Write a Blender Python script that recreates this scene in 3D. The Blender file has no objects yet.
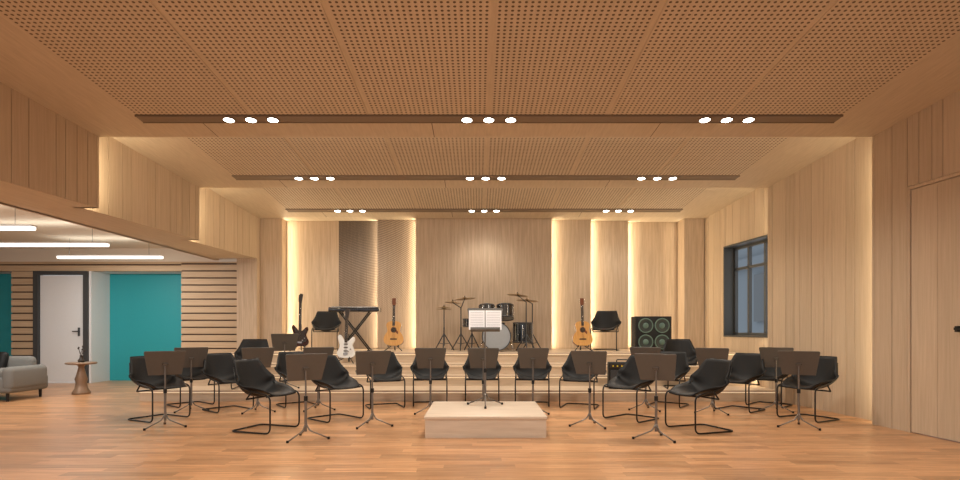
import bpy, math, random
from mathutils import Vector, Matrix
random.seed(4)
scene = bpy.context.scene
try:
    scene.view_settings.view_transform = 'Standard'
    scene.view_settings.look = 'None'
except Exception as e:
    print(e)

# ---------------------------------------------------------------- materials
def newmat(name):
    m = bpy.data.materials.new(name); m.use_nodes = True
    nt = m.node_tree
    return m, nt, nt.nodes['Principled BSDF']

def plain(name, col, rough=0.5, metal=0.0, noise=0.06, bump=0.0, scale=30, coat=0.0, spec=0.5):
    m, nt, b = newmat(name)
    tc = nt.nodes.new('ShaderNodeTexCoord')
    n = nt.nodes.new('ShaderNodeTexNoise'); n.inputs['Scale'].default_value = scale
    nt.links.new(tc.outputs['Object'], n.inputs['Vector'])
    r = nt.nodes.new('ShaderNodeValToRGB')
    r.color_ramp.elements[0].color = tuple(c*(1-noise) for c in col)+(1,)
    r.color_ramp.elements[1].color = tuple(min(1, c*(1+noise)) for c in col)+(1,)
    nt.links.new(n.outputs['Fac'], r.inputs['Fac'])
    nt.links.new(r.outputs['Color'], b.inputs['Base Color'])
    b.inputs['Roughness'].default_value = rough
    b.inputs['Metallic'].default_value = metal
    b.inputs['Specular IOR Level'].default_value = spec
    if coat: b.inputs['Coat Weight'].default_value = coat
    if bump:
        bp = nt.nodes.new('ShaderNodeBump'); bp.inputs['Strength'].default_value = bump
        bp.inputs['Distance'].default_value = 0.01
        nt.links.new(n.outputs['Fac'], bp.inputs['Height']); nt.links.new(bp.outputs['Normal'], b.inputs['Normal'])
    return m

def emis(name, col, s):
    m, nt, b = newmat(name)
    b.inputs['Base Color'].default_value = col+(1,)
    b.inputs['Emission Color'].default_value = col+(1,)
    b.inputs['Emission Strength'].default_value = s
    return m

def math_node(nt, op, a, b=None, c=None):
    n = nt.nodes.new('ShaderNodeMath'); n.operation = op
    for i, v in enumerate((a, b, c)):
        if v is None: continue
        if isinstance(v, (int, float)): n.inputs[i].default_value = v
        else: nt.links.new(v, n.inputs[i])
    return n.outputs[0]

def wood(name, c1, c2, axis=2, rough=0.5, var=0.12, fine=45.0, along=1.6, perf=None, rings=None, spec=0.5):
    m, nt, b = newmat(name)
    tc = nt.nodes.new('ShaderNodeTexCoord')
    mp = nt.nodes.new('ShaderNodeMapping')
    s = [fine]*3; s[axis] = along
    mp.inputs['Scale'].default_value = s
    nt.links.new(tc.outputs['Object'], mp.inputs['Vector'])
    geo = nt.nodes.new('ShaderNodeNewGeometry')
    add = nt.nodes.new('ShaderNodeVectorMath'); add.operation = 'ADD'
    sc = nt.nodes.new('ShaderNodeVectorMath'); sc.operation = 'SCALE'
    comb = nt.nodes.new('ShaderNodeCombineXYZ')
    for i in range(3): nt.links.new(geo.outputs['Random Per Island'], comb.inputs[i])
    nt.links.new(comb.outputs[0], sc.inputs[0]); sc.inputs['Scale'].default_value = 57.0
    nt.links.new(mp.outputs[0], add.inputs[0]); nt.links.new(sc.outputs[0], add.inputs[1])
    n = nt.nodes.new('ShaderNodeTexNoise'); n.inputs['Scale'].default_value = 1.0
    n.inputs['Detail'].default_value = 5; n.inputs['Roughness'].default_value = 0.6
    nt.links.new(add.outputs[0], n.inputs['Vector'])
    r = nt.nodes.new('ShaderNodeValToRGB')
    r.color_ramp.elements[0].position = 0.3; r.color_ramp.elements[1].position = 0.7
    r.color_ramp.elements[0].color = c1+(1,); r.color_ramp.elements[1].color = c2+(1,)
    nt.links.new(n.outputs['Fac'], r.inputs['Fac'])
    hsv = nt.nodes.new('ShaderNodeHueSaturation')
    v = math_node(nt, 'MULTIPLY_ADD', geo.outputs['Random Per Island'], 2*var, 1-var)
    nt.links.new(v, hsv.inputs['Value']); nt.links.new(r.outputs['Color'], hsv.inputs['Color'])
    col = hsv.outputs['Color']
    sep = nt.nodes.new('ShaderNodeSeparateXYZ'); nt.links.new(tc.outputs['Object'], sep.inputs[0])
    if perf:
        p, rad, ox = perf
        fx = math_node(nt, 'SUBTRACT', math_node(nt, 'FRACT', math_node(nt, 'DIVIDE', math_node(nt, 'SUBTRACT', sep.outputs[0], ox), p)), 0.5)
        fy = math_node(nt, 'SUBTRACT', math_node(nt, 'FRACT', math_node(nt, 'DIVIDE', sep.outputs[1], p)), 0.5)
        d = math_node(nt, 'SQRT', math_node(nt, 'ADD', math_node(nt, 'MULTIPLY', fx, fx), math_node(nt, 'MULTIPLY', fy, fy)))
        k = math_node(nt, 'LESS_THAN', d, rad)
        mx = nt.nodes.new('ShaderNodeMix'); mx.data_type = 'RGBA'
        nt.links.new(k, mx.inputs['Factor']); nt.links.new(col, mx.inputs['A'])
        mx.inputs['B'].default_value = (0.13, 0.088, 0.058, 1)
        col = mx.outputs['Result']
    if rings:
        cx, cz, pitch, zfade0, zfade1, amt = rings
        dx = math_node(nt, 'SUBTRACT', sep.outputs[0], cx); dz = math_node(nt, 'SUBTRACT', sep.outputs[2], cz)
        dd = math_node(nt, 'SQRT', math_node(nt, 'ADD', math_node(nt, 'MULTIPLY', dx, dx), math_node(nt, 'MULTIPLY', dz, dz)))
        fr = math_node(nt, 'FRACT', math_node(nt, 'DIVIDE', dd, pitch))
        mr = nt.nodes.new('ShaderNodeMapRange')
        nt.links.new(sep.outputs[2], mr.inputs['Value'])
        mr.inputs['From Min'].default_value = zfade0; mr.inputs['From Max'].default_value = zfade1
        mr.inputs['To Min'].default_value = 0.0; mr.inputs['To Max'].default_value = 0.95
        k = math_node(nt, 'LESS_THAN', fr, mr.outputs[0])
        k = math_node(nt, 'MULTIPLY', k, amt)
        mx = nt.nodes.new('ShaderNodeMix'); mx.data_type = 'RGBA'
        nt.links.new(k, mx.inputs['Factor']); nt.links.new(col, mx.inputs['A'])
        mx.inputs['B'].default_value = (0.06, 0.042, 0.03, 1)
        col = mx.outputs['Result']
    nt.links.new(col, b.inputs['Base Color'])
    b.inputs['Roughness'].default_value = rough
    b.inputs['Specular IOR Level'].default_value = spec
    return m

W1, W2 = (0.52, 0.40, 0.275), (0.62, 0.49, 0.35)
C1, C2 = (0.57, 0.475, 0.35), (0.67, 0.565, 0.43)
m_wall = wood('wall_wood', W1, W2, 2, 0.55, 0.06, spec=0.3)
m_wallx = wood('panel_wood_x', (0.50, 0.36, 0.23), (0.60, 0.45, 0.30), 0, 0.55, 0.04, spec=0.3)
m_gap = plain('wood_gap', (0.10, 0.06, 0.04), 0.8)
m_back = wood('stage_panel_wood', (0.46, 0.345, 0.24), (0.62, 0.485, 0.35), 2, 0.5, 0.03, fine=30, spec=0.3)
m_ring = wood('stage_dark_panel', (0.22, 0.165, 0.12), (0.31, 0.235, 0.175), 2, 0.5, 0.03, rings=(-1.9, -0.6, 0.034, 1.3, 3.2, .75))
m_ring2 = wood('stage_perforated_panel', (0.42, 0.31, 0.22), (0.54, 0.42, 0.30), 2, 0.5, 0.03, rings=(-2.6, 0.9, 0.036, 1.4, 4.2, .6))
m_ceil = wood('ceiling_wood', C1, C2, 1, 0.6, 0.03, spec=0.3)
m_perf = wood('ceiling_perforated_wood', C1, C2, 1, 0.6, 0.03, perf=(0.0502, 0.25, 0.145), spec=0.3)
m_beam = plain('beam_brown', (0.24, 0.18, 0.125), 0.6)
m_floor = wood('floor_oak', (0.37, 0.175, 0.078), (0.60, 0.335, 0.165), 0, 0.30, 0.22, fine=35, along=2.2)
m_step = wood('step_wood', (0.56, 0.43, 0.30), (0.66, 0.52, 0.38), 0, 0.45, 0.03, fine=30)
m_pod = wood('podium_wood', (0.60, 0.48, 0.36), (0.72, 0.60, 0.47), 0, 0.45, 0.02, fine=25, along=2)
m_led = emis('led_warm', (1.0, 0.84, 0.6), 0.7)
m_lamp = emis('lamp_disc', (1.0, 0.97, 0.9), 18.0)
m_lampw = emis('lamp_linear', (1.0, 0.97, 0.92), 2.0)
m_white = plain('white_paint', (0.74, 0.76, 0.78), 0.6, noise=0.02)
m_cream = plain('ceiling_cream', (0.74, 0.69, 0.60), 0.8, noise=0.02)
m_teal = plain('teal_paint', (0.02, 0.34, 0.39), 0.5, noise=0.04)
m_dgrey = plain('dark_grey_metal', (0.05, 0.053, 0.056), 0.5)
m_black = plain('black_leather', (0.009, 0.009, 0.009), 0.55, noise=0.2, bump=0.12, scale=120, spec=0.3)
m_tube = plain('black_steel', (0.012, 0.012, 0.012), 0.35, metal=0.3)
m_tray = plain('stand_bronze_grey', (0.115, 0.108, 0.096), 0.6)
m_pole = plain('stand_pole', (0.22, 0.20, 0.18), 0.35, metal=0.7)
m_chrome = plain('chrome', (0.55, 0.54, 0.52), 0.22, metal=1.0)
m_brass = plain('cymbal_brass', (0.40, 0.28, 0.14), 0.3, metal=1.0)
m_paper = plain('paper', (0.92, 0.92, 0.93), 0.8, noise=0.01)
m_ink = plain('ink', (0.45, 0.45, 0.48), 0.8)
m_gtop = wood('spruce_top', (0.66, 0.34, 0.10), (0.80, 0.45, 0.16), 2, 0.25, 0.02)
m_gside = plain('mahogany', (0.20, 0.06, 0.02), 0.3)
m_ebony = plain('ebony', (0.03, 0.02, 0.015), 0.4)
m_gwhite = plain('white_lacquer', (0.8, 0.8, 0.78), 0.2, noise=0.01)
m_gdark = plain('dark_lacquer', (0.05, 0.018, 0.012), 0.2)
m_head = plain('drum_head', (0.36, 0.39, 0.42), 0.45)
m_dblack = plain('drum_black', (0.015, 0.015, 0.017), 0.2, coat=0.5)
m_ampb = plain('amp_tolex', (0.015, 0.015, 0.015), 0.6, bump=0.3, scale=200, spec=0.3)
m_cone = plain('speaker_cone', (0.10, 0.17, 0.14), 0.45)
m_cdark = plain('speaker_centre', (0.02, 0.03, 0.028), 0.4)
m_yellow = plain('amp_yellow', (0.75, 0.62, 0.03), 0.4)
m_sofa = plain('sofa_fabric', (0.18, 0.18, 0.17), 0.9, noise=0.1, bump=0.3, scale=150)
m_tabl = plain('table_bronze', (0.26, 0.17, 0.11), 0.4, metal=0.2)
m_keyw = plain('key_white', (0.8, 0.8, 0.8), 0.3)
m_out = plain('concrete_outside', (0.15, 0.175, 0.20), 0.8)
m_out2 = plain('outside_dark_glazing', (0.05, 0.06, 0.07), 0.4)

# ---------------------------------------------------------------- mesh builder
class MB:
    def __init__(s):
        s.v = []; s.f = []; s.mi = []; s.sm = []; s.mats = []; s.M = Matrix.Identity(4)
    def m(s, mat):
        if mat not in s.mats: s.mats.append(mat)
        return s.mats.index(mat)
    def add(s, verts, faces, mat, smooth=False):
        o = len(s.v); k = s.m(mat)
        s.v += [tuple(s.M @ Vector(p)) for p in verts]
        for f in faces:
            s.f.append(tuple(i+o for i in f)); s.mi.append(k); s.sm.append(smooth)
    def box(s, c, d, mat, R=None, taper=None):
        hx, hy, hz = d[0]/2, d[1]/2, d[2]/2
        vs = []
        for z in (-1, 1):
            t = 1.0 if (taper is None or z < 0) else taper
            for x, y in ((-1, -1), (1, -1), (1, 1), (-1, 1)):
                p = Vector((x*hx*t, y*hy*t, z*hz))
                if R is not None: p = R @ p
                vs.append(p+Vector(c))
        s.add(vs, [(3, 2, 1, 0), (4, 5, 6, 7), (0, 1, 5, 4), (1, 2, 6, 5), (2, 3, 7, 6), (3, 0, 4, 7)], mat)
    def b2(s, x0, x1, y0, y1, z0, z1, mat):
        s.box(((x0+x1)/2, (y0+y1)/2, (z0+z1)/2), (x1-x0, y1-y0, z1-z0), mat)
    def rbox(s, c, d, r, mat, R=None, n=4):
        import bmesh
        bm = bmesh.new(); bmesh.ops.create_cube(bm, size=1)
        for v in bm.verts: v.co = Vector((v.co.x*d[0], v.co.y*d[1], v.co.z*d[2]))
        bmesh.ops.bevel(bm, geom=list(bm.edges), offset=r, segments=n, affect='EDGES', profile=0.5)
        bm.verts.index_update()
        vs = []
        for v in bm.verts:
            p = v.co.copy()
            if R is not None: p = R @ p
            vs.append(p+Vector(c))
        s.add(vs, [tuple(v.index for v in f.verts) for f in bm.faces], mat, True)
        bm.free()
    def tube(s, pts, r, mat, n=8, closed=False):
        pts = [Vector(p) for p in pts]; N = len(pts); vs = []
        prev = None
        for i, p in enumerate(pts):
            if closed: t = pts[(i+1) % N]-pts[i-1]
            else: t = pts[min(i+1, N-1)]-pts[max(i-1, 0)]
            t.normalize()
            if prev is None:
                a = Vector((0, 0, 1)) if abs(t.z) < .9 else Vector((1, 0, 0))
                u = t.cross(a).normalized()
            else:
                u = (prev - t*prev.dot(t)).normalized()
            prev = u; w = t.cross(u)
            rr = r[i] if isinstance(r, (list, tuple)) else r
            for k in range(n):
                a = 2*math.pi*k/n
                vs.append(p+u*math.cos(a)*rr+w*math.sin(a)*rr)
        fs = []
        for i in range(N if closed else N-1):
            j = (i+1) % N
            for k in range(n):
                l = (k+1) % n
                fs.append((i*n+k, i*n+l, j*n+l, j*n+k))
        if not closed:
            fs.append(tuple(range(n))[::-1]); fs.append(tuple((N-1)*n+k for k in range(n)))
        s.add(vs, fs, mat, True)
    def cyl(s, p0, p1, r0, mat, r1=None, n=24, cap=None):
        r1 = r0 if r1 is None else r1
        p0 = Vector(p0); p1 = Vector(p1); t = (p1-p0).normalized()
        a = Vector((0, 0, 1)) if abs(t.z) < .9 else Vector((1, 0, 0))
        u = t.cross(a).normalized(); w = t.cross(u)
        ring = lambda p, r: [p+u*math.cos(2*math.pi*k/n)*r+w*math.sin(2*math.pi*k/n)*r for k in range(n)]
        s.add(ring(p0, r0)+ring(p1, r1), [(k, (k+1) % n, n+(k+1) % n, n+k) for k in range(n)], mat, True)
        cm = cap or mat
        s.add(ring(p0, r0), [tuple(range(n))[::-1]], cm); s.add(ring(p1, r1), [tuple(range(n))], cm)
    def lathe(s, prof, mat, c=(0, 0, 0), n=32, R=None):
        vs = []
        for r, z in prof:
            for k in range(n):
                a = 2*math.pi*k/n; p = Vector((r*math.cos(a), r*math.sin(a), z))
                if R is not None: p = R @ p
                vs.append(p+Vector(c))
        fs = []
        for i in range(len(prof)-1):
            for k in range(n):
                l = (k+1) % n; fs.append((i*n+k, i*n+l, (i+1)*n+l, (i+1)*n+k))
        s.add(vs, fs, mat, True)
    def prism(s, out, y0, y1, mat, mside=None):
        n = len(out)
        a = [(x, y0, z) for x, z in out]; b = [(x, y1, z) for x, z in out]
        s.add(a, [tuple(range(n))], mat); s.add(b, [tuple(range(n))[::-1]], mside or mat)
        s.add(a+b, [(k, n+k, n+(k+1) % n, (k+1) % n) for k in range(n)], mside or mat)
    def obj(s, name, loc=(0, 0, 0), rz=0.0, recalc=True):
        me = bpy.data.meshes.new(name)
        me.from_pydata(s.v, [], s.f)
        for mt in s.mats: me.materials.append(mt)
        me.polygons.foreach_set('material_index', s.mi)
        me.polygons.foreach_set('use_smooth', s.sm)
        me.update()
        if recalc:
            import bmesh
            bm = bmesh.new(); bm.from_mesh(me)
            bmesh.ops.recalc_face_normals(bm, faces=bm.faces); bm.to_mesh(me); bm.free()
        return inst(me, name, loc, rz)

def inst(me, name, loc=(0, 0, 0), rz=0.0):
    o = bpy.data.objects.new(name, me); scene.collection.objects.link(o)
    o.location = loc; o.rotation_euler = (0, 0, rz)
    return o

def fillet(pts, r, n=5):
    pts = [Vector(p) for p in pts]; out = [pts[0]]
    for i in range(1, len(pts)-1):
        a, b, c = pts[i-1], pts[i], pts[i+1]
        d0 = (a-b); d1 = (c-b); rr = min(r, d0.length*.45, d1.length*.45)
        p = b+d0.normalized()*rr; q = b+d1.normalized()*rr
        for k in range(n+1):
            t = k/n; out.append(p*(1-t)**2+b*2*t*(1-t)+q*t*t)
    out.append(pts[-1]); return out

def spline(pts, n=6, closed=True):
    N = len(pts); out = []
    for i in range(N if closed else N-1):
        g = lambda k: Vector(pts[k % N]) if closed else Vector(pts[max(0, min(N-1, k))])
        p0, p1, p2, p3 = g(i-1), g(i), g(i+1), g(i+2)
        for k in range(n):
            t = k/n
            out.append(tuple(0.5*((2*p1)+(-p0+p2)*t+(2*p0-5*p1+4*p2-p3)*t*t+(-p0+3*p1-3*p2+p3)*t**3)))
    if not closed: out.append(tuple(pts[-1]))
    return out

def area(name, loc, sx, sy, direction, e, col=(1, .75, .45)):
    l = bpy.data.lights.new(name, 'AREA'); l.shape = 'RECTANGLE'; l.size = sx; l.size_y = sy
    l.energy = e; l.color = col
    o = bpy.data.objects.new(name, l); scene.collection.objects.link(o); o.location = loc
    o.rotation_euler = Vector(direction).to_track_quat('-Z', 'Y').to_euler()
    return o

# ---------------------------------------------------------------- room data
XL, XR, D = -4.58, 4.76, 0.20
E = [4.25, 6.77, 9.21, 11.6]
CH = 3.47
def ceil_h(y, i): return CH + D*(E[i+1]-y)/(E[i+1]-E[i])

# floor
mb = MB()
y = -5.0; w = 0.125; row = 0
while y < 12.7:
    x = -13.2 - random.random()*1.1
    while x < 5.3:
        L = random.choice((0.6, 0.75, 0.9, 1.1))
        mb.add([(x, y, 0), (x+L, y, 0), (x+L, y+w, 0), (x, y+w, 0)], [(0, 1, 2, 3)], m_floor)
        x += L
    y += w
mb.b2(-13.2, 5.3, -5, 12.7, -0.15, -0.004, m_gap)
mb.obj('floor', recalc=False)

# ceiling
mb = MB()
cx0 = 0.12
for i in range(3):
    y0, y1 = E[i], E[i+1]; h0, h1 = CH+D, CH
    x0, x1 = XL-0.3, XR+0.3
    mb.add([(x0, y0, h0), (x1, y0, h0), (x1, y1, h1), (x0, y1, h1), (x0, y0, h0+.3), (x1, y0, h0+.3), (x1, y1, h0+.3), (x0, y1, h0+.3)],
           [(0, 1, 2, 3), (4, 7, 6, 5), (0, 4, 5, 1), (1, 5, 6, 2), (2, 6, 7, 3), (3, 7, 4, 0)], m_ceil)
    ya, yb = y0+0.0, y1-0.62
    for k in range(-3, 3):
        xa, xb = cx0+k*1.305+0.025, cx0+(k+1)*1.305-0.025
        t = 0.012
        f = lambda yy: ceil_h(yy, i)
        mb.add([(xa, ya, f(ya)-t), (xb, ya, f(ya)-t), (xb, yb, f(yb)-t), (xa, yb, f(yb)-t),
                (xa, ya, f(ya)+.005), (xb, ya, f(ya)+.005), (xb, yb, f(yb)+.005), (xa, yb, f(yb)+.005)],
               [(0, 1, 2, 3), (0, 4, 5, 1), (1, 5, 6, 2), (2, 6, 7, 3), (3, 7, 4, 0)], m_perf)
    for k in range(-2, 4, 2):
        xs = cx0+(k-.5)*1.305
        f = lambda yy: ceil_h(yy, i)
        mb.add([(xs, yb+.2, f(yb+.2)-.002), (xs+.008, yb+.2, f(yb+.2)-.002), (xs+.008, y1, f(y1)-.002), (xs, y1, f(y1)-.002)], [(0, 1, 2, 3)], m_gap)
mb.b2(XL-.3, XR+.3, E[3], 12.5, CH, CH+.3, m_ceil)
mb.b2(XL-.3, XR+.3, -5, E[0], CH+D, CH+D+.3, m_ceil)
mb.obj('ceiling', recalc=False)

# light beams and downlights
slope = math.atan(D/2.46)
LC = (1, .925, .82)
def light_row(yc, zc, rot, e):
    mb = MB()
    R = Matrix.Rotation(-rot, 4, 'X'); mb.M = Matrix.Translation((cx0, yc, zc)) @ R
    mb.box((0, 0, 0.0), (7.82, 0.17, 0.05), m_beam)
    mb.box((0, -0.079, -0.027), (7.82, 0.010, 0.008), m_beam); mb.box((0, 0.079, -0.027), (7.82, 0.010, 0.008), m_beam)
    for g in (-2.66, 0, 2.66):
        for d in (-.245, 0, .245):
            mb.lathe([(0.056, -0.025), (0.064, -0.028), (0.067, -0.034), (0.062, -0.038), (0.056, -0.036)], m_chrome, (g+d, 0, 0), 24)
            mb.cyl((g+d, 0, -0.025), (g+d, 0, -0.034), 0.056, m_lamp, n=24)
    mb.obj('ceiling_light_beam')
    for g in (-2.66, 0, 2.66):
        l = bpy.data.lights.new('downlight', 'SPOT'); l.energy = e; l.color = LC
        l.spot_size = math.radians(150); l.spot_blend = 1.0; l.shadow_soft_size = 0.15
        o = bpy.data.objects.new('downlight', l); scene.collection.objects.link(o); o.location = (cx0+g, yc, zc-0.22)
rows = [6.264, 8.70, 11.10]
for i, yc in enumerate(rows): light_row(yc, ceil_h(yc, i)+0.008, slope, 150 if i < 2 else 50)
for yc in (3.4, 0.6, -2.4): light_row(yc, CH+D+0.008, 0, 150)  # unseen rows continuing the ceiling, added for soft room fill

# planked walls
def intervals(z0, z1, holes, ua, ub):
    segs = [(z0, z1)]
    for (h0, h1, a, b) in holes:
        if ub > h0+1e-4 and ua < h1-1e-4:
            ns = []
            for s0, s1 in segs:
                if a > s0: ns.append((s0, min(a, s1)))
                if b < s1: ns.append((max(b, s0), s1))
            segs = [q for q in ns if q[1]-q[0] > 1e-3]
    return segs

def plank_wall(mb, p0, p1, z0, z1, inward, widths, holes=(), thick=0.16, gap=0.008, mat=None, lift=0.0):
    mat = mat or m_wall
    p0 = Vector((p0[0], p0[1], 0)); p1 = Vector((p1[0], p1[1], 0)); L = (p1-p0).length
    d = (p1-p0).normalized(); nrm = Vector((-d.y, d.x, 0))
    if nrm.dot(Vector((inward[0], inward[1], 0))) < 0: nrm = -nrm
    cuts = [0.0]
    while cuts[-1] < L: cuts.append(cuts[-1]+random.choice(widths))
    cuts[-1] = L
    hb = sorted(set([h[0] for h in holes]+[h[1] for h in holes]))
    cuts = sorted(set([round(c, 4) for c in cuts]+[round(h, 4) for h in hb if 0 < h < L]))
    cuts = [c for i, c in enumerate(cuts) if i == 0 or c-cuts[i-1] > 0.02 or c in hb]
    M = Matrix((( d.x, nrm.x, 0, p0.x), (d.y, nrm.y, 0, p0.y), (0, 0, 1, 0), (0, 0, 0, 1)))
    old = mb.M; mb.M = old @ M
    for i in range(len(cuts)-1):
        a, b = cuts[i], cuts[i+1]
        if b-a < .012: continue
        for s0, s1 in intervals(z0, z1, holes, a, b):
            mb.b2(a+gap/2, b-gap/2, -0.02, 0, s0, s1, mat)
    bc = sorted(set([0, L]+[h for h in hb if 0 < h < L]))
    for i in range(len(bc)-1):
        for s0, s1 in intervals(z0+lift, z1, holes, bc[i], bc[i+1]):
            mb.b2(bc[i], bc[i+1], -thick, -0.01, s0, s1, m_gap)
    mb.M = old
    return M

PW = (0.13, 0.16, 0.2, 0.26, 0.34)
mb = MB()
doorh = 2.74
Mdoor = plank_wall(mb, (XR+D, E[0]), (XR, E[1]), 0, 3.8, (-1, 0), PW, holes=[(0.95, 2.02, 0, doorh)])
plank_wall(mb, (XR+D, E[1]), (XR, E[2]), 0, 3.8, (-1, 0), PW)
wu0, wu1, wz0, wz1 = 0.16, 1.76, 1.0, 2.76
Mwin = plank_wall(mb, (XR+D, E[2]), (XR, E[3]), 0, 3.8, (-1, 0), (0.2, 0.26), holes=[(wu0, wu1, wz0, wz1)], thick=0.2)
plank_wall(mb, (XR+D, -5), (XR+D, E[0]), 0, 3.8, (-1, 0), PW)
plank_wall(mb, (XR, E[3]), (XR, 12.4), 0, 3.8, (-1, 0), PW)
for k in (1, 2): mb.b2(XR+.001, XR+D+.1, E[k]-0.05, E[k]-0.002, 0, 3.8, m_wall)
mb.obj('wall_right', recalc=False)

# door in right wall
mb = MB(); mb.M = Mdoor
u0, u1 = 0.95, 2.02
mb.b2(u0+.006, u0+.04, -.05, .006, 0, doorh-.006, m_wall); mb.b2(u1-.04, u1-.006, -.05, .006, 0, doorh-.006, m_wall)
mb.b2(u0+.04, u1-.04, -.05, .006, doorh-.04, doorh-.006, m_wall)
for a, b in ((u0+.048, u0+.36), (u0+.364, u0+.70), (u0+.704, u1-.048)):
    mb.b2(a, b, -.05, -.006, 0.01, doorh-.048, m_wall)
mb.b2(u0+.43, u0+.46, -.006, .04, 1.12, 1.18, m_tube)
mb.b2(u0+.30, u0+.46, .03, .05, 1.14, 1.165, m_tube)
mb.obj('door_1')
# window in right wall
mb = MB(); mb.M = Mwin
t = 0.03
mb.b2(wu0, wu1, -.26, .012, wz0-.0, wz0+t, m_dgrey); mb.b2(wu0, wu1, -.26, .012, wz1-t, wz1, m_dgrey)
mb.b2(wu0, wu0+t, -.26, .012, wz0+t, wz1-t, m_dgrey); mb.b2(wu1-t, wu1, -.26, .012, wz0+t, wz1-t, m_dgrey)
for u in (wu0+t, wu0+.52, wu0+1.04, wu1-t-.06): mb.b2(u, u+.05, -.24, -.18, wz0+t, wz1-t, m_dgrey)
mb.b2(wu0+t, wu1-t, -.24, -.18, 2.28, 2.33, m_dgrey)
mb.b2(wu0+t, wu1-t, -.24, -.18, wz0+t, wz0+t+.05, m_dgrey); mb.b2(wu0+t, wu1-t, -.24, -.18, wz1-t-.05, wz1-t, m_dgrey)
mb.obj('window_1')
# exterior facade seen through the window
mb = MB()
mb.b2(9.5, 9.8, 8, 40, 0, 6.0, m_out)
for yy in range(9, 40, 3): mb.b2(9.4, 9.49, yy, yy+1.1, 1.4, 3.0, m_out2)
mb.b2(9.3, 9.39, 8, 40, 3.3, 3.6, m_out)
mb.obj('neighbouring_building')

# left bulkhead (upper wall over opening)
BZ = 2.61
mb = MB()
BL = dict(lift=.03)
plank_wall(mb, (XL-D, E[0]), (XL, E[1]), BZ, 3.8, (1, 0), PW, **BL)
plank_wall(mb, (XL-D, E[1]), (XL, E[2]), BZ, 3.8, (1, 0), PW, **BL)
plank_wall(mb, (XL-D, E[2]), (XL, E[3]), BZ, 3.8, (1, 0), PW, **BL)
plank_wall(mb, (XL-D, -5), (XL-D, E[0]), BZ, 3.8, (1, 0), PW, **BL)
for k in (1, 2): mb.b2(XL-D-.1, XL-.001, E[k]-0.05, E[k]-0.002, BZ, 3.8, m_wall)
for k in range(3):
    a = XL-D-.018; b = XL-.018
    vs = [(-5.55, E[k], BZ), (a, E[k], BZ), (b, E[k+1], BZ), (-5.55, E[k+1], BZ)]
    mb.add(vs+[(v[0], v[1], BZ+.02) for v in vs], [(3, 2, 1, 0), (4, 5, 6, 7)], m_ceil)
mb.b2(-5.55, XL-D-.018, -5, E[0], BZ, BZ+.02, m_ceil)
mb.b2(-5.6, -5.5, -5, 11.89, BZ, 3.8, m_wall)
mb.obj('wall_left_bulkhead', recalc=False)

mb = MB()
mb.b2(-5.0, XL, 11.60, 12.4, 0, 3.8, m_back)
mb.obj('wall_left_pillar')

# back wall of stage
mb = MB()
F = [(-4.58, -4.12, 11.76), (-4.12, -2.99, 12.02), (-2.99, -2.13, 12.02), (-2.13, -1.30, 11.89), (-1.30, 1.54, 11.76),
     (1.54, 2.39, 11.89), (2.39, 3.22, 12.02), (3.22, 4.33, 12.15), (4.33, 4.75, 11.76)]
for i, (a, b, yf) in enumerate(F):
    mt = {2: m_ring, 3: m_ring2}.get(i, m_back)
    if i == 4:
        n = 4; ww = (b-a)/n
        for k in range(n): mb.b2(a+k*ww+.003*(k > 0), a+(k+1)*ww, yf, 12.2, 0.73, 3.6, mt)
    else: mb.b2(a, b, yf, 12.2, 0.73, 3.6, mt)
mb.b2(-4.57, 4.75, 12.2, 12.3, 0, 3.8, m_gap)
mb.obj('wall_back')
LEDC = (1, .81, .54)
zc, hh = 2.1, 2.7
for x, y, s, e in ((-4.12, 11.90, 1, 17), (-2.13, 11.95, -1, 13), (-1.30, 11.82, -1, 12), (1.54, 11.82, 1, 12), (2.39, 11.95, 1, 12), (3.22, 12.08, 1, 13), (4.33, 11.95, -1, 4)):
    o = area('panel_led', (x+s*.012, y, zc), hh, .06, (s, 0, 0), e, LEDC)
    l = o.data; l.size, l.size_y = .06, hh
# wall cove LEDs at bay steps, plus added ceiling fill
for k in (1, 2):
    area('ceiling_fill', (XR+.10, E[k]+.01, 1.75), .12, 3.3, (0, 1, 0), 20, LEDC)
    area('ceiling_fill', (XL-.10, E[k]+.01, 3.05), .12, .8, (0, 1, 0), 10, LEDC)
    area('ceiling_fill', (0.1, E[k]+.01, CH+.10), 8.8, .1, (0, 1, 0.0), 16, (1, .9, .75))  # extra strip added at the step to brighten the ceiling
area('ceiling_fill', (XL-.10, E[3]+.01, 3.05), .1, .8, (0, 1, 0), 1, LEDC)

# ---------------------------------------------------------------- stage tiers
mb = MB()
T = [(8.85, .18, -5.4), (9.50, .36, -5.0), (9.75, .54, -4.7), (10.20, .72, -4.57)]
for i, (yy, h, xl) in enumerate(T):
    x1 = XR-.01
    yback = 12.19 if i == 3 else 11.59
    mb.b2(xl+.03, x1, yy+.03, yback, h-.18 if i else 0.0, h-.03, m_step)
    mb.b2(xl, x1, yy, yback, h-.03, h, m_step)
    mb.b2(xl+.04, x1, yy+.014, yy+.028, h-.040, h-.031, m_led)
mb.obj('stage_platform')

# podium
mb = MB()
mb.b2(-.56, .72, 5.91, 7.13, .0, .20, m_pod)
mb.rbox((.08, 6.52, .21), (1.30, 1.24, .035), .006, m_pod, n=2)
mb.obj('conductor_podium')

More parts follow.
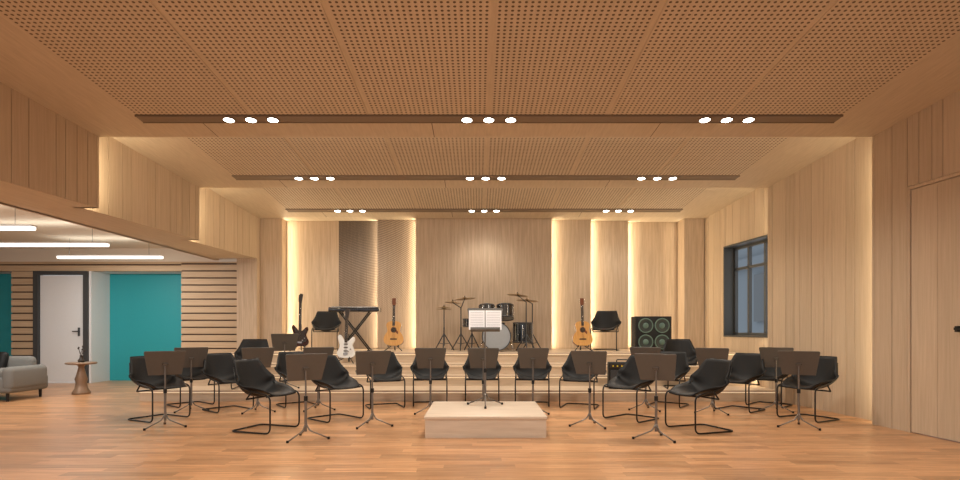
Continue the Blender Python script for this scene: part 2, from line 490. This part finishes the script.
# ---------------------------------------------------------------- left lounge
mb = MB()
YB = 11.9
def slats(x0, x1, z0, z1):
    mb.b2(x0, x1, YB+.03, YB+.1, z0, z1, m_gap)
    z = z0
    while z < z1-.02:
        e = min(z+.12, z1); mb.b2(x0, x1, YB, YB+.035, z, e, m_wallx); z += .15
slats(-6.31, -5.01, 0, 2.58)
slats(-9.92, -9.44, 0, 2.38)
slats(-13, -6.31, 2.38, 2.58)
mb.b2(-13, -5.01, YB, YB+.1, 2.58, 3.0, m_cream)
for (a, b) in ((-8.22, -6.31), (-13, -9.92)):
    mb.b2(a, b, 12.5, 12.6, 0, 2.38, m_teal)
    mb.b2(a-.05, a, YB+.0, 12.5, 0, 2.38, m_white)
    mb.b2(b, b+.05, YB+.1, 12.5, 0, 2.38, m_white)
    mb.b2(a, b, YB+.1, 12.5, 2.38, 2.45, m_white)
mb.obj('wall_lounge_back', recalc=False)
mb = MB()
mb.b2(-9.43, -9.33, YB-.04, YB+.1, 0, 2.38, m_dgrey); mb.b2(-8.37, -8.28, YB-.04, YB+.1, 0, 2.38, m_dgrey)
mb.b2(-9.33, -8.37, YB-.04, YB+.1, 2.30, 2.38, m_dgrey)
mb.b2(-9.32, -8.38, YB+.02, YB+.07, .01, 2.29, m_white)
mb.b2(-8.50, -8.47, YB-.01, YB+.02, 1.0, 1.18, m_dgrey); mb.tube([(-8.48, YB-.03, 1.1), (-8.60, YB-.03, 1.1)], .012, m_dgrey)
mb.obj('door_2')
mb = MB()
mb.b2(-13.1, -5.61, -5, 12.5, 2.86, 3.0, m_cream); mb.obj('ceiling_lounge')
mb = MB(); mb.b2(-13.2, -13.1, -5, 12.6, 0, 3.0, m_white); mb.obj('wall_lounge_left')
for yy in (4.6, 6.05, 7.5, 9.0, 10.55):
    mb = MB(); mb.rbox((-6.93, yy, 2.5), (1.96, .09, .05), .01, m_lampw, n=2)
    mb.box((-6.93, yy, 2.53), (1.98, .1, .02), m_white)
    for xx in (-7.7, -6.2): mb.tube([(xx, yy, 2.54), (xx, yy, 2.86)], .003, m_dgrey, 5)
    mb.obj('linear_pendant_lamp')
    area('pendant_light', (-6.93, yy, 2.46), 1.9, .08, (0, 0.25, -1), 28, (1, .95, .88))
    area('pendant_uplight', (-6.93, yy, 2.56), 1.9, .08, (0, 0, 1), 4, (1, .92, .80))

# wall behind the camera: mullioned openings added to let in frontal fill light
mb = MB()
mb.b2(-13.1, 5.1, -5.1, -5.0, 0, .1, m_wall); mb.b2(-13.1, 5.1, -5.1, -5.0, 3.5, 4.0, m_wall)
for xx in (-13.1, -11, -9, -7, -5.5, -3, -.5, 2, 4.9): mb.b2(xx, xx+.15, -5.12, -4.98, .1, 3.5, m_dgrey)
mb.obj('added_window_wall')

# ---------------------------------------------------------------- chairs
def lerp_tab(tab, t):
    n = len(tab)-1; i = min(int(t*n), n-1); f = t*n-i
    return tab[i]*(1-f)+tab[i+1]*f
def build_chair():
    mb = MB()
    prof = spline([(-.27, .0, .415), (-.16, 0, .435), (-.02, 0, .415), (.10, 0, .395), (.185, 0, .43), (.235, 0, .53), (.275, 0, .66), (.315, 0, .80)], 3, False)
    hw = [.19, .225, .255, .285, .30, .275, .235, .19]
    lift = [.01, .05, .10, .14, .15, .07, .02, .0]
    fwd = [0, 0, 0, -.01, -.06, -.12, -.08, -.04]
    N = len(prof); K = 12; V = []
    for side in (0, 1):
        for i, (py, _, pz) in enumerate(prof):
            t = i/(N-1)
            w = lerp_tab(hw, t); l = lerp_tab(lift, t); f = lerp_tab(fwd, t)
            for k in range(K+1):
                v = -1+2*k/K
                a = abs(v)**2.2
                p = Vector((w*v, py+f*a, pz+l*a))
                if side:
                    j0, j1 = max(0, i-1), min(N-1, i+1)
                    tg = Vector((0, prof[j1][0]-prof[j0][0], prof[j1][2]-prof[j0][2])).normalized()
                    p += Vector((0, -tg.z, tg.y))*-.016
                V.append(p)
    fs = []; G = N*(K+1)
    for i in range(N-1):
        for k in range(K):
            a = i*(K+1)+k
            fs.append((a, a+1, a+K+2, a+K+1)); fs.append((G+a, G+a+K+1, G+a+K+2, G+a+1))
    for i in range(N-1):
        for k in (0, K):
            a = i*(K+1)+k; q = (a, a+K+1, G+a+K+1, G+a); fs.append(q if k else q[::-1])
    for k in range(K):
        for i in (0, N-1):
            a = i*(K+1)+k; q = (a, G+a, G+a+1, a+1); fs.append(q)
    mb.add(V, fs, m_black, True)
    r = .0095
    for s in (-1, 1):
        x = s*.245
        mb.tube(fillet([(s*.27, .12, .52), (x, -.02, .46), (x, -.27, .425), (x, -.27, .012), (x, .27, .012), (s*.10, .27, .012), (0, .27, .012)], .07), r, m_tube)
        mb.tube(fillet([(s*.27, .12, .52), (s*.255, .18, .55), (s*.21, .26, .72)], .05), r*.8, m_tube)
    mb.tube([(-.245, -.22, .41), (.245, -.22, .41)], r, m_tube); mb.tube([(-.245, .05, .375), (.245, .05, .375)], r, m_tube)
    mb.tube([(-.245, -.02, .46), (-.245, .05, .375)], r, m_tube); mb.tube([(.245, -.02, .46), (.245, .05, .375)], r, m_tube)
    return mb
chair_me = None
def chair(x, y, z=0.0, ang=None):
    global chair_me
    if chair_me is None:
        o = build_chair().obj('cantilever_chair'); chair_me = o.data
        o.location = (x, y, z); o.rotation_euler = (0, 0, ang)
    else: o = inst(chair_me, 'cantilever_chair', (x, y, z), ang)
R_ = math.radians
chair(-4.08, 7.15, 0, R_(62)); chair(-3.56, 7.95, 0, R_(50)); chair(-2.42, 6.38, 0, R_(70)); chair(-1.83, 7.15, 0, R_(48))
chair(-1.38, 8.25, 0, R_(20)); chair(-.73, 8.48, 0, R_(6)); chair(.06, 8.5, 0, 0); chair(.82, 8.48, 0, R_(-6)); chair(1.50, 8.25, 0, R_(-20))
chair(1.96, 7.15, 0, R_(-48)); chair(2.52, 6.38, 0, R_(-70)); chair(3.72, 7.95, 0, R_(-50)); chair(4.22, 7.15, 0, R_(-62))
chair(-4.35, 8.45, 0, R_(50)); chair(4.38, 8.42, 0, R_(-45)); chair(-2.72, 8.42, 0, R_(35)); chair(2.85, 8.42, 0, R_(-35))
chair(-3.72, 9.19, .18, R_(10)); chair(3.33, 9.19, .18, R_(-10))
chair(-3.10, 11.40, .72, R_(10)); chair(2.52, 11.1, .72, R_(-20))

# ---------------------------------------------------------------- music stands
def build_stand(h=.74, sheets=False):
    mb = MB()
    mb.cyl((0, 0, .10), (0, 0, h), .0095, m_pole, n=10)
    mb.cyl((0, 0, .08), (0, 0, .42), .014, m_pole, n=12); mb.cyl((0, 0, .40), (0, 0, .45), .02, m_tube, n=12)
    for k in range(3):
        a = math.radians(90+120*k)
        c, s_ = math.cos(a), math.sin(a)
        mb.tube(fillet([(0, 0, .17), (c*.04, s_*.04, .09), (c*.24, s_*.24, .012)], .03), .008, m_pole)
        mb.cyl((c*.24, s_*.24, 0.0), (c*.24, s_*.24, .025), .014, m_tube, n=10)
    R = Matrix.Rotation(math.radians(22), 4, 'X')
    old = mb.M; mb.M = Matrix.Translation((0, 0, h)) @ R
    out = [(-.175, -.13), (.175, -.13), (.215, .15), (.205, .165), (-.205, .165), (-.215, .15)]
    mb.prism(out, -.006, .004, m_tray)
    mb.box((0, .03, -.135), (.35, .07, .008), m_tray); mb.box((0, .064, -.125), (.35, .006, .028), m_tray)
    mb.box((0, -.014, 0), (.05, .016, .03), m_tray)
    mb.cyl((-.03, -.014, 0), (.03, -.014, 0), .008, m_tube, n=10)
    if sheets:
        for s in (-1, 1):
            mb.box((s*.1, .012, .005), (.19, .004, .25), m_paper)
            for j in range(7):
                for q in range(2): mb.box((s*.1, .0148, .105-j*.032-q*.008), (.155, .0012, .0018), m_ink)
    mb.M = old
    return mb
stand_me = None
def stand(x, y, z, ang):
    global stand_me
    if stand_me is None:
        o = build_stand().obj('music_stand'); stand_me = o.data; o.location = (x, y, z); o.rotation_euler = (0, 0, ang)
    else: inst(stand_me, 'music_stand', (x, y, z), ang)
for x, y, z, a in ((-3.66, 6.55, 0, 30), (-4.02, 7.85, 0, 30), (-3.05, 7.75, 0, 28), (-1.80, 5.85, 0, 30), (-3.17, 9.17, .18, 25), (-2.27, 7.95, 0, 25),
                   (-1.25, 6.62, 0, 25), (-.65, 7.65, 0, 5), (.07, 7.65, 0, 0), (.75, 7.65, 0, -5), (1.32, 6.62, 0, -25), (1.86, 5.85, 0, -30),
                   (3.20, 7.65, 0, -28), (3.75, 6.55, 0, -30), (4.18, 7.85, 0, -30), (2.38, 7.95, 0, -25)):
    stand(x, y, z, math.radians(a))
build_stand(h=1.02, sheets=True).obj('conductor_music_stand', (.085, 6.72, .228), math.pi)

# ---------------------------------------------------------------- instruments
SZ = .72
def guitar_stand(mb):
    mb.cyl((0, .12, .02), (0, .14, .52), .009, m_tube, n=8)
    for c in ((-.17, -.09), (.17, -.09), (0, .19)): mb.tube([(0, .12, .14), (c[0], c[1], .01)], .008, m_tube)
    for s in (-1, 1): mb.tube(fillet([(0, .12, .11), (s*.10, .08, .10), (s*.10, -.08, .085), (s*.10, -.1, .12)], .03), .008, m_tube)
def build_acoustic():
    mb = MB(); guitar_stand(mb)
    mb.M = Matrix.Translation((0, .0, .10)) @ Matrix.Rotation(math.radians(-6), 4, 'X')
    half = [(0, 0), (.10, .008), (.175, .06), (.195, .14), (.165, .22), (.125, .28), (.13, .34), (.145, .40), (.12, .455), (.05, .48), (0, .48)]
    right = spline([(x, 0, z) for x, z in half], 4, False)
    out = [(p[0], p[2]) for p in right]; out = out+[(-x, z) for x, z in out[::-1][1:-1]]
    mb.prism(out, -.05, .05, m_gtop, m_gside)
    inner = [(x*.97, .24+(z-.24)*.975) for x, z in out]
    mb.prism(inner, -.0525, -.05, m_gtop)
    mb.cyl((0, -.053, .31), (0, -.0545, .31), .048, m_ebony, n=28)
    mb.lathe([(.05, 0), (.058, 0.001), (.058, 0)], m_gside, (0, -.054, .31), 28, Matrix.Rotation(math.pi/2, 3, 'X'))
    mb.box((0, -.058, .13), (.13, .01, .022), m_ebony)
    mb.prism([(.03, .27), (.085, .22), (.09, .27), (.055, .31)], -.0545, -.053, m_gside)
    mb.box((0, -.055, .59), (.05, .022, .40), m_ebony); mb.box((0, -.04, .60), (.045, .02, .36), m_gside)
    mb.prism([(-.025, .78), (.025, .78), (.036, .82), (.036, .93), (-.036, .93), (-.036, .82)], -.06, -.044, m_gside)
    for s in (-1, 1):
        for z in (.83, .865, .90): mb.cyl((s*.036, -.052, z), (s*.055, -.052, z), .007, m_chrome, n=8)
    for k in range(6): mb.tube([((k-2.5)*.008, -.068, .135), ((k-2.5)*.006, -.068, .80)], .0008, m_chrome, 4)
    for j in range(12): mb.box((0, -.0665, .47+.305*(1-.9**j)*1.4), (.048, .001, .003), m_chrome)
    return mb
o = build_acoustic().obj('acoustic_guitar', (-1.64, 10.9, SZ), R_(0)); gm = o.data
inst(gm, 'acoustic_guitar', (2.03, 10.9, SZ), R_(4))
def build_electric(mbody, mguard, neck=.45, hs=m_ebony):
    mb = MB(); guitar_stand(mb)
    mb.M = Matrix.Translation((0, .0, .10)) @ Matrix.Rotation(math.radians(-6), 4, 'X')
    pts = [(0, 0), (.12, .01), (.165, .08), (.13, .17), (.115, .23), (.15, .31), (.135, .37), (.09, .345), (.045, .30), (0, .29), (-.045, .31), (-.085, .37), (-.125, .41), (-.155, .36), (-.12, .24), (-.125, .17), (-.165, .08), (-.11, .01)]
    out = [(p[0], p[2]) for p in spline([(x, 0, z) for x, z in pts], 4)]
    mb.prism(out, -.024, .022, mbody)
    g = [(x*.72+.01, .2+(z-.18)*.7) for x, z in out]
    mb.prism(g, -.028, -.024, mguard)
    for z in (.12, .18, .24): mb.box((0, -.03, z), (.075, .008, .018), m_ebony)
    mb.box((0, -.032, .07), (.08, .012, .035), m_chrome)
    for a in (.05, .09): mb.cyl((a, -.028, .06+a), (a, -.042, .06+a), .012, m_chrome, n=12)
    mb.box((0, -.03, .27+neck/2), (.05, .02, neck), hs)
    zt = .27+neck
    mb.prism([(-.025, zt), (.025, zt), (.03, zt+.04), (.05, zt+.17), (.0, zt+.19), (-.035, zt+.15), (-.03, zt+.03)], -.034, -.018, hs)
    for k in range(4 if neck > .5 else 6): mb.cyl((-.03, -.026, zt+.04+k*.02), (-.055, -.026, zt+.04+k*.02), .006, m_chrome, n=8)
    for k in range(4 if neck > .5 else 6): mb.tube([((k-2)*.009, -.043, .08), ((k-2)*.007, -.043, zt+.03)], .0008, m_chrome, 4)
    return mb
build_electric(m_gdark, m_ebony, .56).obj('electric_bass_guitar', (-3.42, 10.75, SZ), R_(8))
build_electric(m_gwhite, m_gwhite, .42).obj('electric_guitar', (-2.34, 9.92, .54), R_(-8))

# keyboard on x-stand
mb = MB()
mb.rbox((0, 0, .80), (.96, .30, .085), .012, m_dblack, n=2)
mb.box((0, -.055, .845), (.88, .16, .012), m_keyw)
for k in range(35):
    if k % 7 not in (2, 6): mb.box((-.425+k*.025, -.03, .855), (.012, .10, .014), m_ebony)
mb.box((0, .09, .845), (.88, .07, .01), m_dgrey)
for sy in (-.09, .09):
    mb.tube([(-.28, sy, .03), (.28, sy, .75)], .014, m_tube); mb.tube([(.28, sy, .03), (-.28, sy, .75)], .014, m_tube)
for sx in (-.28, .28):
    mb.tube([(sx, -.2, .02), (sx, .2, .02)], .016, m_tube); mb.tube([(sx, -.14, .755), (sx, .14, .755)], .014, m_tube)
mb.obj('electronic_keyboard', (-2.36, 10.75, SZ-.03+.03))

# drum kit
mb = MB()
def drum(c, r, h, R=None, mat=m_dblack, head=m_head):
    R = R or Matrix.Identity(3)
    mb.lathe([(r*.98, -h/2), (r*.98, h/2)], mat, c, 32, R)
    for z in (-h/2, h/2):
        mb.lathe([(r*.98, z-.015), (r*1.03, z-.015), (r*1.03, z+.015), (r*.97, z+.015), (r*.97, z-.015)], m_dgrey, c, 32, R)
        mb.lathe([(r*.98, z), (r*.9, z+.003*(1 if z > 0 else -1)), (.001, z+.003*(1 if z > 0 else -1))], head, c, 32, R)
    for k in range(8):
        a = k*math.pi/4+.2
        p = Vector((r*1.03*math.cos(a), r*1.03*math.sin(a), 0)); q = R @ Vector((p.x, p.y, -h/2)) + Vector(c); q2 = R @ Vector((p.x, p.y, h/2)) + Vector(c)
        mb.cyl(q, q2, .006, m_chrome, n=6)
RX = Matrix.Rotation(math.pi/2, 3, 'X')
drum((.35, 0, .29), .27, .42, RX)
for s in (-1, 1): mb.tube([(.35+s*.25, -.12, .22), (.35+s*.34, -.2, .01)], .01, m_chrome)
tl = Matrix.Rotation(R_(-14), 3, 'X')
drum((.17, .10, .76), .155, .24, tl); drum((.53, .10, .76), .165, .25, tl)
mb.tube([(.35, 0, .54), (.35, .06, .78)], .014, m_chrome); mb.tube([(.25, .06, .74), (.45, .06, .74)], .011, m_chrome)
drum((.90, .38, .36), .20, .38)
for k in range(3):
    a = k*2.1+.4; mb.tube([(.90+.215*math.cos(a), .38+.215*math.sin(a), .5), (.90+.215*math.cos(a), .38+.215*math.sin(a), .005)], .008, m_chrome)
drum((-.12, .22, .55), .18, .14)
def tripod(x, y, h, r=.22):
    mb.cyl((x, y, .1), (x, y, h), .011, m_dgrey, n=10); mb.cyl((x, y, .12), (x, y, h*.55), .015, m_dgrey, n=10)
    for k in range(3):
        a = k*2.094+.5; mb.tube([(x, y, .34), (x+r*math.cos(a), y+r*math.sin(a), .012)], .012, m_dgrey)
        mb.tube([(x, y, .14), (x+r*.55*math.cos(a), y+r*.55*math.sin(a), .155)], .006, m_dgrey)
def cymbal(x, y, z, r, tx=12, ty=0):
    R = (Matrix.Rotation(R_(tx), 3, 'X') @ Matrix.Rotation(R_(ty), 3, 'Y'))
    mb.lathe([(.001, .035), (r*.12, .032), (r*.2, .014), (r*.6, .006), (r, -.006), (r*.6, .002), (r*.2, .010), (.001, .03)], m_brass, (x, y, z), 36, R)
    mb.cyl(Vector((x, y, z)), Vector((x, y, z+.06)), .008, m_tube, n=8)
tripod(-.12, .22, .47, .18)
tripod(-.66, .0, .84); cymbal(-.66, 0, .84, .17, 2); cymbal(-.66, 0, .81, .17, 2)
tripod(-.34, .25, .85); mb.tube([(-.34, .25, .84), (-.26, .1, 1.02)], .009, m_dgrey); cymbal(-.26, .1, 1.02, .2, -2, -6)
mb.tube([(-.34, .25, .85), (-.50, .18, .95)], .009, m_dgrey); cymbal(-.50, .18, .95, .16, -2, 6)
tripod(.92, -.15, .95); mb.tube([(.92, -.15, .94), (.76, -.1, 1.08)], .009, m_dgrey); cymbal(.76, -.1, 1.08, .2, -2, 6)
tripod(1.10, .5, .95); mb.tube([(1.10, .5, .94), (.98, .38, 1.0)], .009, m_dgrey); cymbal(.98, .38, 1.0, .22, -2, 4)
mb.cyl((.38, .62, .48), (.38, .62, .56), .17, m_black, n=24); mb.cyl((.38, .62, .1), (.38, .62, .48), .02, m_chrome)
for k in range(3):
    a = k*2.094; mb.tube([(.38, .62, .3), (.38+.24*math.cos(a), .62+.24*math.sin(a), .012)], .01, m_chrome)
mb.obj('drum_kit', (0, 10.85, SZ))

# speaker cabinet 2x2
mb = MB()
mb.rbox((0, 0, .34), (.68, .34, .66), .015, m_ampb, n=2)
Rf = Matrix.Rotation(math.pi/2, 3, 'X')
for sx in (-1, 1):
    for sz in (-1, 1):
        c = (sx*.155, -.172, .34+sz*.155)
        mb.lathe([(.142, 0), (.142, .014), (.125, .014), (.115, .004)], m_cone, c, 32, Rf)
        mb.lathe([(.125, .010), (.10, .012), (.055, .0)], m_cdark, c, 32, Rf)
        mb.lathe([(.055, .004), (.04, .016), (.001, .02)], m_cone, c, 32, Rf)
for sx in (-1, 1):
    mb.box((sx*.32, -.165, .34), (.02, .02, .62), m_tube); mb.cyl((sx*.28, 0, 0), (sx*.28, 0, .02), .02, m_tube, n=10)
mb.obj('speaker_cabinet', (3.32, 10.75, SZ))
mb = MB()
mb.rbox((0, 0, .22), (.48, .26, .42), .02, m_ampb, n=2)
mb.box((0, -.131, .375), (.44, .01, .07), m_ebony)
for k in range(6): mb.cyl((-.17+k*.068, -.136, .375), (-.17+k*.068, -.152, .375), .012, m_yellow, n=12)
mb.box((0, -.131, .17), (.42, .008, .28), m_dgrey)
mb.lathe([(.12, 0), (.12, .012), (.105, .012), (.10, .0), (.04, -.0), (.001, .012)], m_yellow, (0.04, -.134, .17), 32, Rf)
mb.tube(fillet([(-.1, 0, .43), (-.1, 0, .47), (.1, 0, .47), (.1, 0, .43)], .02), .01, m_tube)
for sx in (-.2, .2): mb.cyl((sx, 0, 0), (sx, 0, .02), .018, m_tube, n=10)
mb.obj('guitar_amplifier', (2.36, 9.12, .18), R_(-8))

# ---------------------------------------------------------------- lounge furniture
mb = MB()
mb.rbox((0, 0, .26), (1.5, .82, .26), .06, m_sofa)
mb.rbox((-.28, -.05, .43), (.62, .64, .15), .055, m_sofa); mb.rbox((.32, -.05, .43), (.56, .64, .15), .055, m_sofa)
mb.rbox((-.1, .33, .48), (1.30, .20, .42), .08, m_sofa)
mb.rbox((.68, -.02, .36), (.18, .80, .38), .08, m_sofa); mb.rbox((-.72, -.02, .36), (.18, .80, .38), .08, m_sofa)
mb.rbox((-.0, .18, .60), (.40, .13, .34), .06, m_black, Matrix.Rotation(R_(-15), 3, 'X'))
for sx in (-.65, .65):
    for sy in (-.33, .33): mb.cyl((sx, sy, 0), (sx, sy, .14), .02, m_tube, r1=.026, n=10)
mb.obj('sofa', (-8.1, 9.2, 0))
mb = MB()
mb.lathe([(.001, .56), (.23, .56), (.24, .55), (.24, .535), (.22, .525), (.06, .51), (.045, .47), (.07, .36), (.10, .26), (.085, .20), (.10, .10), (.14, .03), (.14, 0), (.001, 0)], m_tabl, n=36)
mb.obj('side_table', (-7.05, 9.95, 0))
mb = MB()
mb.lathe([(.001, 0), (.05, 0), (.055, .03), (.03, .07), (.022, .11), (.03, .12), (.001, .12)], m_ebony, n=20)
for k in range(5):
    a = k*1.3; mb.tube(spline([(0, 0, .10), (.02*math.cos(a), .02*math.sin(a), .15), (.05*math.cos(a+.6), .05*math.sin(a+.6), .20+.02*k)], 4, False), .004, m_ebony, 5)
    mb.lathe([(.001, .018), (.014, .008), (.016, 0), (.001, -.014)], m_ebony, (.05*math.cos(a+.6), .05*math.sin(a+.6), .20+.02*k), 10)
mb.obj('branch_vase', (-7.05, 9.95, .56))

# ---------------------------------------------------------------- world + camera
w = bpy.data.worlds.new('World'); scene.world = w; w.use_nodes = True
bg = w.node_tree.nodes['Background']
bg.inputs['Color'].default_value = (0.88, 0.94, 1.0, 1); bg.inputs['Strength'].default_value = 1.15
cam = bpy.data.cameras.new('camera'); co = bpy.data.objects.new('camera', cam); scene.collection.objects.link(co)
co.location = (0, 0, 1.15); co.rotation_euler = (math.pi/2, 0, 0)
cam.sensor_width = 36; cam.lens = 21.0; cam.shift_x = 0.002; cam.shift_y = 0.0927
scene.camera = co
